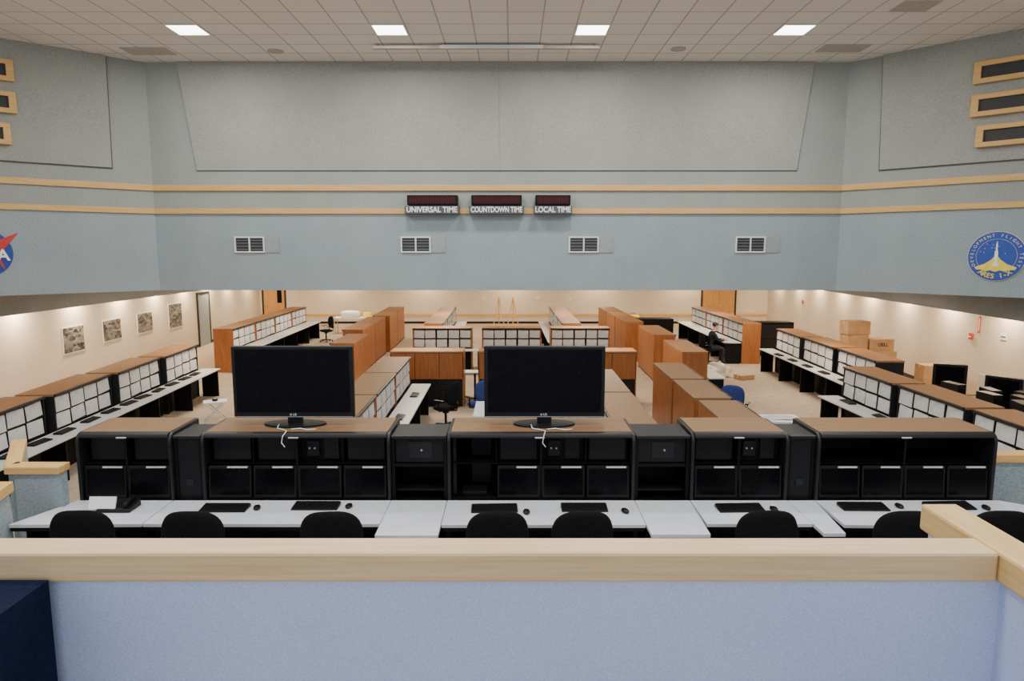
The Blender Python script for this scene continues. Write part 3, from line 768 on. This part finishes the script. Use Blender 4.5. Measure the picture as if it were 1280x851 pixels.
def carton(x,y,z,w,d,h,rz,label,brand=None):
    t=thing('cardboard_box',label,'box',(x,y,z),rz,'cardboard boxes')
    MB().box(-w/2,w/2,-d/2,d/2,0,h).obj('carton',M['card'],t,bevel=.006)
    MB().box(-w/2-.001,w/2+.001,-.03,.03,h-.08,h+.002).obj('tape',M['tape'],t)
    if brand: text(brand,.13,M['ink'],t,(0,-d/2-.003,h*.55),bold=.002)
    return t
table('folding_table','brown folding table holding cardboard boxes','table',(9.82,18.6,0),1.45,1.0,.74,'topn')
carton(9.42,18.6,.741,.60,.5,.44,.05,'large closed cardboard box at stack bottom')
carton(9.41,18.62,1.183,.56,.48,.42,-.04,'closed cardboard box in the stack middle')
carton(9.40,18.6,1.605,.62,.46,.36,.03,'closed cardboard box on top of the stack')
carton(10.10,18.55,.741,.66,.55,.42,.0,'closed cardboard box beside the tall stack')
carton(10.02,18.5,1.163,.62,.45,.33,.05,'printed cardboard computer box beside the stack','DELL')
carton(10.9,17.4,0,.7,.6,.5,.1,'cardboard box standing on the carpet'); carton(10.85,17.4,.503,.6,.5,.45,-.1,'cardboard box stacked on another box')
carton(7.05,20.4,0,.5,.35,.14,.4,'flattened cardboard box lying on the carpet')
t=thing('plastic_bag','crumpled clear plastic wrapping on the carpet','bag',(6.35,20.8,0))
bm=bmesh.new(); bmesh.ops.create_icosphere(bm,subdivisions=4,radius=.34)
for v in bm.verts:
    f=1+.25*math.sin(v.co.x*17+v.co.y*9)*math.cos(v.co.z*13+v.co.x*7); v.co=Vector((v.co.x*1.1*f,v.co.y*.8*f,max(0,(v.co.z*.75*f)+.17)))
me=bpy.data.meshes.new('wrap'); bm.to_mesh(me); bm.free(); me.materials.append(M['bag'])
fin(bpy.data.objects.new('wrap',me),t); MB().tube([(0,0,.35),(.03,.02,.42),(.1,.03,.46)],.03,7).obj('knot',M['bag'],t)
table('folding_table','dark folding table holding computer equipment','table',(9.9,15.3,0),1.1,1.2,.74,'topn')
def crt(x,y,z,rz,label):
    t=thing('computer_monitor',label,'monitor',(x,y,z),rz,'bulky black monitors')
    MB().box(-.33,.33,-.2,-.05,.06,.6).prism([(-.3,.08),(.3,.08),(.3,.57),(-.3,.57)],'y',-.05,.0).prism([(-.22,.12),(.22,.12),(.22,.5),(-.22,.5)],'y',0,.28).obj('case',M['plastic'],t,bevel=.012)
    MB().box(-.27,.27,-.206,-.198,.13,.55).obj('screen',M['screen'],t)
    MB().cyl((0,0,0),.16,.06,n=20).obj('base',M['plastic'],t)
    return t
crt(9.95,15.3,.741,-.5,'bulky black computer monitor on a folding table')
table('folding_table','long dark folding table crowded with black computers','table',(9.75,12.9,0),1.6,2.6,.74,'dark')
crt(10.1,13.7,.741,-.9,'black computer monitor among stacked computers')
def tower(x,y,z,rz,label):
    t=thing('computer_tower',label,'computer',(x,y,z),rz,'black computer towers')
    MB().box(-.1,.1,-.22,.22,0,.42).obj('case',M['plastic'],t,bevel=.008)
    MB().box(-.085,.085,-.226,-.218,.28,.38).obj('drive_bay',M['dark'],t)
    MB().box(-.085,.085,-.226,-.218,.2,.25).obj('drive_bay',M['dark'],t)
    MB().cyl((0,-.23,.12),.015,.01,'y',12).obj('power_button',M['silver'],t)
for i,(x,y,r) in enumerate(((9.15,13.9,.2),(9.5,13.3,-.1),(9.2,12.9,.1),(9.6,12.55,0),(9.95,12.9,.3),(9.25,12.1,-.2),(9.9,12.1,.1))): tower(x,y,.741,r,'black computer tower on the crowded table')
t=thing('white_board_panel','white rectangular panel leaning near the boxes','panel',(11.2,15.8,0),aRW); MB().box(-.35,.35,-.02,0,0,.95).obj('board',M['whitep'],t); MB().box(-.37,.37,-.03,.01,.0,.03).obj('ledge',M['silver'],t)
t=thing('equipment_rack','low black equipment rack by the far wall','rack',(9.6,25.2,0)); MB().box(-.75,.75,-.3,.3,0,1.25).obj('body',M['black'],t,bevel=.02)
for z in (.1,.65): MB().box(-.7,.7,-.31,-.3,z,z+.5).obj('drawer',M['dark'],t)
for x in (-.65,.05):
    t=thing('display_easel','slim beige display easel standing near the far wall','easel',(x,33.6,0),0,'display easels')
    for dx,dy in ((-.3,-.1),(.3,-.1),(0,.4)): MB().tube([(dx,dy,0),(0,0,1.55)],.022).obj('leg',M['oak'],t)
    MB().box(-.28,.28,-.07,-.03,.62,.66).obj('tray',M['oak'],t)
for x in (-1.5,1.4,3.0):
    t=thing('wall_switch_plate','small white switch plate on the far wall','switch',(x,36,1.25),0,'switch plates'); MB().box(-.1,.1,-.02,0,0,.16).obj('plate',M['whitep'],t); MB().box(-.02,.02,-.03,-.02,.05,.11).obj('toggle',M['blank'],t)
# ------------------------------------------------------------------ seated person
def person(loc,rz):
    t=thing('person','person in dark clothes seated on a chair leaning toward screens','person',loc,rz)
    V=[];E=[];R=[]
    def a(p,r,par=None):
        V.append(p);R.append(r)
        if par is not None: E.append((par,len(V)-1))
        return len(V)-1
    pel=a((0,-.02,.62),(.16,.12)); sp=a((0,.02,.82),(.14,.11),pel); chs=a((0,.09,1.03),(.17,.12),sp)
    nk=a((0,.14,1.17),(.055,.055),chs); hb=a((0,.17,1.24),(.07,.08),nk); hd=a((0,.19,1.34),(.078,.095),hb); a((0,.19,1.41),(.05,.06),hd)
    for s in (-1,1):
        hp=a((s*.10,.05,.58),(.09,.09),pel); kn=a((s*.14,.44,.57),(.065,.065),hp); an=a((s*.14,.42,.12),(.042,.042),kn); a((s*.14,.56,.05),(.04,.035),an)
        sh=a((s*.20,.09,1.08),(.065,.065),chs); el=a((s*.25,.24,.83),(.045,.045),sh); wr=a((s*.16,.46,.86),(.03,.026),el); pm=a((s*.15,.53,.855),(.038,.018),wr)
        for j in range(4):
            f=a((s*.15+(j-1.5)*.02,.58,.86),(.009,.009),pm); a((s*.15+(j-1.5)*.022,.615-abs(j-1.4)*.008,.845),(.008,.008),f)
        th=a((s*.15-s*.035,.52,.85),(.010,.010),pm); a((s*.15-s*.055,.55,.845),(.009,.009),th)
    me=bpy.data.meshes.new('sk'); me.from_pydata(V,E,[]); o=bpy.data.objects.new('sk',me); COL.objects.link(o)
    o.modifiers.new('s','SKIN')
    for i,sv in enumerate(me.skin_vertices[0].data): sv.radius=R[i]; sv.use_root=(i==0)
    sb=o.modifiers.new('b','SUBSURF'); sb.levels=2; sb.render_levels=2
    dg=bpy.context.evaluated_depsgraph_get(); dg.update()
    bme=bpy.data.meshes.new_from_object(o.evaluated_get(dg)); bpy.data.objects.remove(o)
    bme.materials.clear()
    for k in ('shirt','trous','skin','plastic'): bme.materials.append(M[k])
    for p in bme.polygons:
        c=p.center; p.use_smooth=True
        if c.z>1.16 or (c.y>.44 and .8<c.z<.95): p.material_index=2
        elif c.z<.11: p.material_index=3
        elif c.z<.68: p.material_index=1
        else: p.material_index=0
    fin(bpy.data.objects.new('body',bme),t)
    MB().ell((0,.165,1.375),(.088,.10,.085)).obj('hair',M['hair'],t,smooth=True)
    for s in (-1,1):
        MB().ell((s*.03,.275,1.345),(.012,.008,.008),10,6).obj('eye',M['wht'],t,smooth=True)
        MB().ell((s*.082,.19,1.33),(.012,.02,.03),10,6).obj('ear',M['skin'],t,smooth=True)
    MB().ell((0,.29,1.32),(.012,.018,.022),10,6).obj('nose',M['skin'],t,smooth=True)
    MB().ell((0,.275,1.275),(.025,.01,.006),10,6).obj('mouth',M['red'],t,smooth=True)
person((6.78,23.2,-.02),-PI/2)
# ------------------------------------------------------------------ world + camera
w=bpy.data.worlds.new('world'); SC.world=w; w.use_nodes=True
w.node_tree.nodes['Background'].inputs[0].default_value=(.78,.88,1,1); w.node_tree.nodes['Background'].inputs[1].default_value=1.7
cam=bpy.data.cameras.new('camera'); cam.lens=24; cam.sensor_width=36; cam.clip_end=200
co=bpy.data.objects.new('camera',cam); COL.objects.link(co)
co.location=(0,0,3.9); co.rotation_euler=(math.radians(90-7.6),0,0)
SC.camera=co
